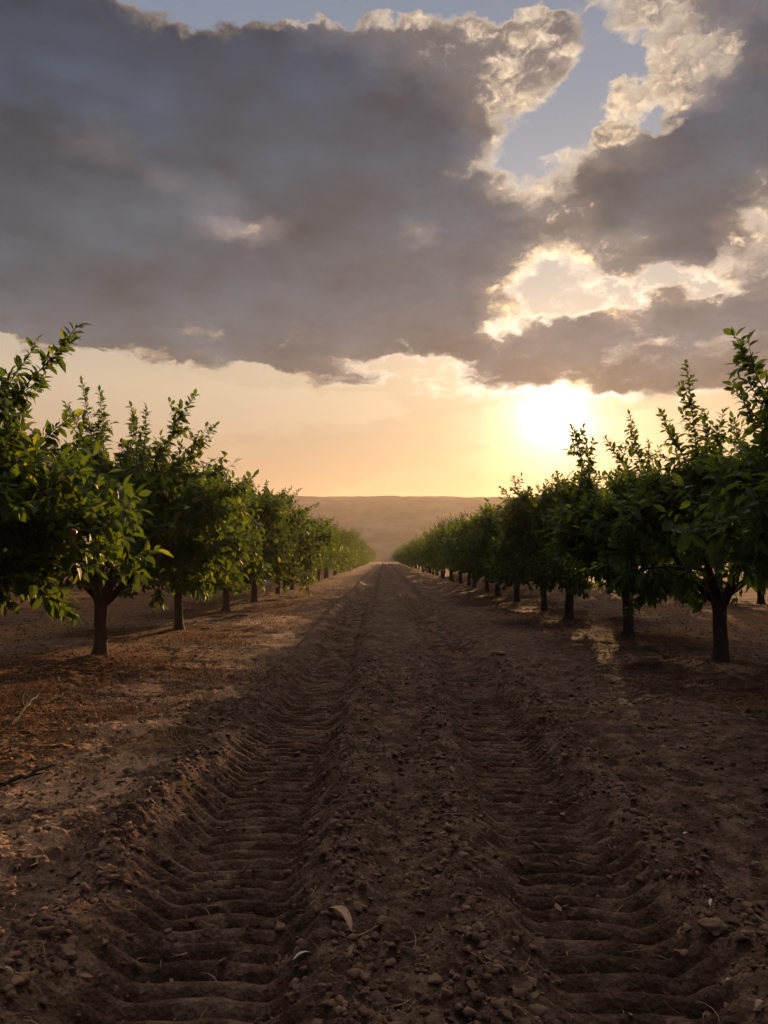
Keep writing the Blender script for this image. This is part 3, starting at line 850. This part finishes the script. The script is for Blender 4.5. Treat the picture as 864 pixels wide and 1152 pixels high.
def strips(name, n, region, Lr, Wr, mat, seed, curl=0.3, tilt=0.25, where=None, lift=0.006, seg=3, kind='stuff'):
    """thin dry leaves and straws lying about"""
    rs = np.random.RandomState(seed); X = []; Y = []
    while len(X) < n:
        y = region[2] * (region[3] / region[2]) ** rs.rand(); x = rs.uniform(region[0], region[1])
        if where and rs.rand() > where(x, y): continue
        X.append(x); Y.append(y)
    X = np.array(X); Y = np.array(Y); Z = ground_h(X, Y) + lift
    a = rs.rand(n) * 6.28; e = rs.randn(n) * tilt
    Dv = np.stack([np.cos(a) * np.cos(e), np.sin(a) * np.cos(e), np.sin(np.abs(e) * 0.8)], 1)
    side = unit(np.cross(Dv, np.array([0, 0, 1.0]) + rs.randn(n, 3) * 0.35)); N = np.cross(side, Dv)
    L = rs.uniform(*Lr, n); Wd = rs.uniform(*Wr, n); cu = rs.uniform(-curl, curl, n) * L; cs = rs.uniform(-curl, curl, n) * L
    V = []
    for k in range(seg + 1):
        t = k / seg - 0.5; w = (1 - (2 * t) ** 2) * 0.9 + 0.1
        c = np.stack([X, Y, Z], 1) + Dv * (L * t)[:, None] + side * (cs * t * t * 2)[:, None] + N * (np.abs(cu) * (0.5 - 2 * t * t))[:, None]
        V += [c - side * (Wd * w * 0.5)[:, None], c + side * (Wd * w * 0.5)[:, None] + N * (Wd * 0.2)[:, None]]
    V = np.stack(V, 1); m = V.shape[1]
    base = np.concatenate([[2 * k, 2 * k + 1, 2 * k + 3, 2 * k + 2] for k in range(seg)])
    Lp = (base[None] + (np.arange(n) * m)[:, None]).ravel()
    return tag(obj(name, raw_mesh(name, V.reshape(-1, 3), Lp, np.full(n * seg, 4)), mat), kind=kind)


def verge(x, y):
    if x < 0: return 0.05 + 0.95 * min(1, max(0, (-x - 1.5) / 1.2))
    return 0.05 + 0.6 * min(1, max(0, (x - 2.0) / 1.5))
strips("leaf_litter", 26000, (-9, 9, 2.4, 45.0), (0.03, 0.095), (0.012, 0.032), M_DLEAF, 31, 0.4, 0.35, verge, 0.008)
strips("straw_litter", 7500, (-4.5, 5.0, 1.9, 22.0), (0.02, 0.13), (0.0012, 0.0036), M_STRAW, 32, 0.5, 0.25, lambda x, y: 0.5 + 0.5 * verge(x, y), 0.012, 4)


def grass(name, centres, seed, kind=None, label=None, group=None, hmul=1.0, per=26, spread=0.10):
    rs = np.random.RandomState(seed); V = []; F = []; n = 0
    for (cx, cy_) in centres:
        for b in range(per):
            x = cx + rs.randn() * spread * 0.5; y = cy_ + rs.randn() * spread * 0.5
            V_, z = [], 0
            a = rs.rand() * 6.28; h = rs.uniform(0.06, 0.2) * hmul; ln = rs.uniform(0.2, 1.1); w = rs.uniform(0.0015, 0.003)
            d = np.array([math.cos(a), math.sin(a)]); pr = np.array([-d[1], d[0]])
            g0 = (cx, cy_)
            for k in range(4):
                t = k / 3; r = h * ln * t ** 1.6; zz = h * (t - 0.35 * ln * t * t)
                ww = w * (1 - t * 0.8)
                V.append((x + d[0] * r - pr[0] * ww, y + d[1] * r - pr[1] * ww, zz)); V.append((x + d[0] * r + pr[0] * ww, y + d[1] * r + pr[1] * ww, zz))
            for k in range(3): F += [n + 2 * k, n + 2 * k + 1, n + 2 * k + 3, n + 2 * k + 2]
            n += 8
    V = np.array(V)
    blade = V.reshape(-1, 8, 3); bx = blade[:, 0, 0]; by = blade[:, 0, 1]
    blade[:, :, 2] += (ground_h(bx, by) - 0.006)[:, None]
    return V, F, n
rs = np.random.RandomState(44)
cs = []
while len(cs) < 900:
    y = 6 * (60 / 6) ** rs.rand(); x = -rs.uniform(1.7, 4.2)
    if fbm(np.array([x]), np.array([y]), 0.8, 3, 88)[0] + 0.25 < rs.rand() * 0.8: continue
    cs.append((x, y))
while len(cs) < 1250:
    y = 9 * (60 / 9) ** rs.rand(); x = rs.uniform(2.8, 7.5); cs.append((x, y))
V, F, n = grass("g", cs, 45, per=16, spread=0.22, hmul=0.75)
tag(obj("dry_grass", raw_mesh("dry_grass", V, F, [4] * (len(F) // 4), False), M_GRASS), kind='stuff')


def px_ground(px, py, dz=0.0):
    """where a spot noted on the photograph lies on the field"""
    r = ray(px, py); z = 0.0
    for _ in range(6):
        t = (z + dz - CAM_Z) / r.z; x, y = r.x * t, r.y * t; z = gh(x, y)
    return x, y, z


def put(name, me, mat, loc, label, cat, group=None, rot=(0, 0, 0)):
    o = obj(name, me, mat); o.location = loc; o.rotation_euler = rot
    return tag(o, label, cat, group)

rs = np.random.RandomState(77)
for px, py, r, fl, lab in (
        (72, 1078, 0.050, 0.75, "largest dark round clod at the lower left beside the left tyre rut"),
        (118, 1062, 0.020, 0.8, "small reddish clod just right of the largest lower left clod"),
        (803, 1054, 0.052, 0.85, "big dark clod on the outer edge of the right tyre rut"),
        (765, 1048, 0.028, 0.8, "smaller clod just left of the big clod by the right rut"),
        (812, 1090, 0.026, 0.7, "flat clod just below the big clod by the right rut"),
        (797, 1135, 0.024, 0.6, "flattened clod near the bottom edge in the right rut"),
        (478, 1125, 0.020, 0.8, "rounded clod on the centre strip at the bottom edge"),
        (748, 741, 0.075, 0.9, "lone dark lump of earth on the ground left of the first right trunk"),
        (562, 737, 0.16, 0.45, "dark heap of earth between the right rut and the right tree row"),
        (130, 1122, 0.024, 0.8, "reddish brown clod in the crumbly berm left of the left rut")):
    x, y, z = px_ground(px, py)
    b = ICO2; V = lump(rs, b, r, fl, 0.42)
    put("soil_clod", raw_mesh("soil_clod", V, b[1].ravel(), np.full(len(b[1]), 3)), M_CLOD, (x, y, z + r * fl * 0.35), lab, "clod", "large soil clods")


def blade_mesh(L, w, bow, arch, cup=0.25, seg=12, tip=1.6, thick=0.0012):
    V = []
    for lay in (0, 1):
        for k in range(seg + 1):
            t = k / seg; ww = w * max(0.04, (4 * t * (1 - t)) ** (1 / tip)) / 2
            cx = L * (t - 0.5); cyy = bow * 4 * t * (1 - t); cz_ = arch * 4 * t * (1 - t)
            for j, s_ in enumerate((-1, -0.4, 0.4, 1)):
                V.append((cx, cyy + s_ * ww, cz_ + cup * ww * s_ * s_ - lay * thick))
    F = []; cnt = []
    n = (seg + 1) * 4
    for k in range(seg):
        for j in range(3):
            a = k * 4 + j
            F += [a, a + 4, a + 5, a + 1]; F += [n + a, n + a + 1, n + a + 5, n + a + 4]; cnt += [4, 4]
        for j in (0, 3):
            a = k * 4 + j; F += [a, a + 4, n + a + 4, n + a] if j else [a, n + a, n + a + 4, a + 4]; cnt.append(4)
    return raw_mesh("leaf", V, F, cnt)


for px, py, L, w, bow, arch, rz, mat, nm, lab in (
        (379, 1040, 0.235, 0.038, 0.022, 0.035, -1.02, M_BROWNLEAF, "dry_leaf", "long curled brown leaf on the inner edge of the left rut"),
        (341, 1078, 0.095, 0.016, 0.004, 0.014, 0.75, M_HUSK, "dry_husk", "pale twisted husk just below the long curled brown leaf"),
        (205, 923, 0.06, 0.012, 0.003, 0.006, 0.7, M_HUSK, "dry_husk", "pale husk on the outer bank of the left rut"),
        (800, 1020, 0.062, 0.013, 0.003, 0.006, 1.1, M_HUSK, "dry_husk", "upright slanting pale husk above the big clod by the right rut"),
        (820, 1122, 0.016, 0.012, 0.001, 0.003, 0.2, M_HUSK, "dry_husk", "tiny pale oval husk near the lower right corner"),
        (856, 1140, 0.06, 0.02, 0.004, 0.010, 0.7, M_BROWNLEAF, "dry_leaf", "brown leaf scrap in the lower right corner"),
        (8, 1116, 0.055, 0.010, 0.002, 0.008, -0.5, M_BROWNLEAF, "dry_leaf", "narrow tan leaf scrap at the lower left edge"),
        (772, 938, 0.04, 0.028, 0.002, 0.006, 0.1, M_HUSK, "dry_husk", "small roundish pale husk right of the right rut"),
        (500, 942, 0.05, 0.012, 0.004, 0.008, 0.25, M_HUSK, "dry_husk", "thin pale husk on the centre strip"),
        (405, 848, 0.10, 0.009, 0.01, 0.006, -0.35, M_HUSK, "dry_husk", "pale sliver on the centre strip beside the left rut, farther away")):
    x, y, z = px_ground(px, py)
    put(nm, blade_mesh(L, w, bow, arch), mat, (x, y, z + 0.018), lab, "dry leaf" if nm == "dry_leaf" else "husk", None, (rs.uniform(-0.2, 0.2), rs.uniform(-0.15, 0.15), rz))


def stick(px0, py0, px1, py1, r, lab, lift=(0.01, 0.02), mat=M_STRAW, nm="twig", forks=2, cat="twig"):
    a = np.array(px_ground(px0, py0)); b = np.array(px_ground(px1, py1)); c = (a + b) / 2
    w = Wood(); p = bez(rs, a - c + [0, 0, lift[0]], b - c + [0, 0, lift[1]], 0.01, 10, 0.012)
    p += rs.randn(*p.shape) * r * 0.35; p[:, 2] += 0.004
    w.tube(p, np.linspace(r, r * 0.45, len(p)), 7, rs, 0.12)
    for k in range(forks):
        i0 = rs.randint(3, 9); d = unit(unit(b - a) + rs.randn(3) * [0.8, 0.8, 0.25])
        q = path(rs, p[i0], d, np.linalg.norm(b - a) * rs.uniform(0.15, 0.32), 4, 0.0, 0.12); w.tube(q, np.linspace(r * 0.6, r * 0.3, 5), 5)
    put(nm, w.mesh(nm), mat, tuple(c), lab, cat)
stick(400, 1059, 442, 1044, 0.0028, "thin tan twig touching the right end of the long curled brown leaf")
stick(735, 1068, 700, 1080, 0.0018, "hair thin straw lying across the right rut ridges", forks=1)
stick(232, 912, 258, 900, 0.002, "slender root fibre on the left bank of the left rut")
stick(520, 1058, 560, 1035, 0.002, "forked root fibre on the inner slope of the right rut", forks=3)
stick(520, 1012, 558, 1022, 0.0022, "bent straw on the centre strip beside the right rut")
stick(0, 884, 62, 868, 0.018, "dark weathered stick lying at the left edge below the dead branch", (0.01, 0.04), M_BARK, "fallen_branch", 1, "branch")
stick(10, 818, 42, 790, 0.020, "dark broken branch sticking up from the litter at the left edge", (0.0, 0.07), M_BARK, "fallen_branch", 2, "branch")
stick(45, 795, 82, 780, 0.014, "thin dark branch lying just right of the broken upstanding branch", (0.02, 0.03), M_BARK, "fallen_branch", 2, "branch")

for k, (px, py, per, hm, lab) in enumerate((
        (103, 870, 34, 0.8, "orange dry grass tuft on the sunlit tan patch at the left"),
        (148, 802, 44, 1.1, "widest dry grass tuft, on the verge below the first left trunk"),
        (28, 812, 26, 0.9, "dry grass tuft beside the dark broken branch at the left edge"),
        (300, 702, 70, 1.3, "bushy rusty grass tuft on the bank of the left rut, far up the lane"),
        (95, 945, 18, 0.6, "sparse grass tuft on bare soil at the left, nearer than the others"))):
    x, y, z = px_ground(px, py)
    V, F, n = grass("t", [(x, y)], 500 + k, per=per, spread=0.12 if py > 750 else 0.17, hmul=hm)
    V = np.array(V) - [x, y, z]
    put("grass_tuft", raw_mesh("grass_tuft", V, F, [4] * (len(F) // 4), False), M_GRASS, (x, y, z), lab, "grass tuft", "dry grass tufts on the left verge")
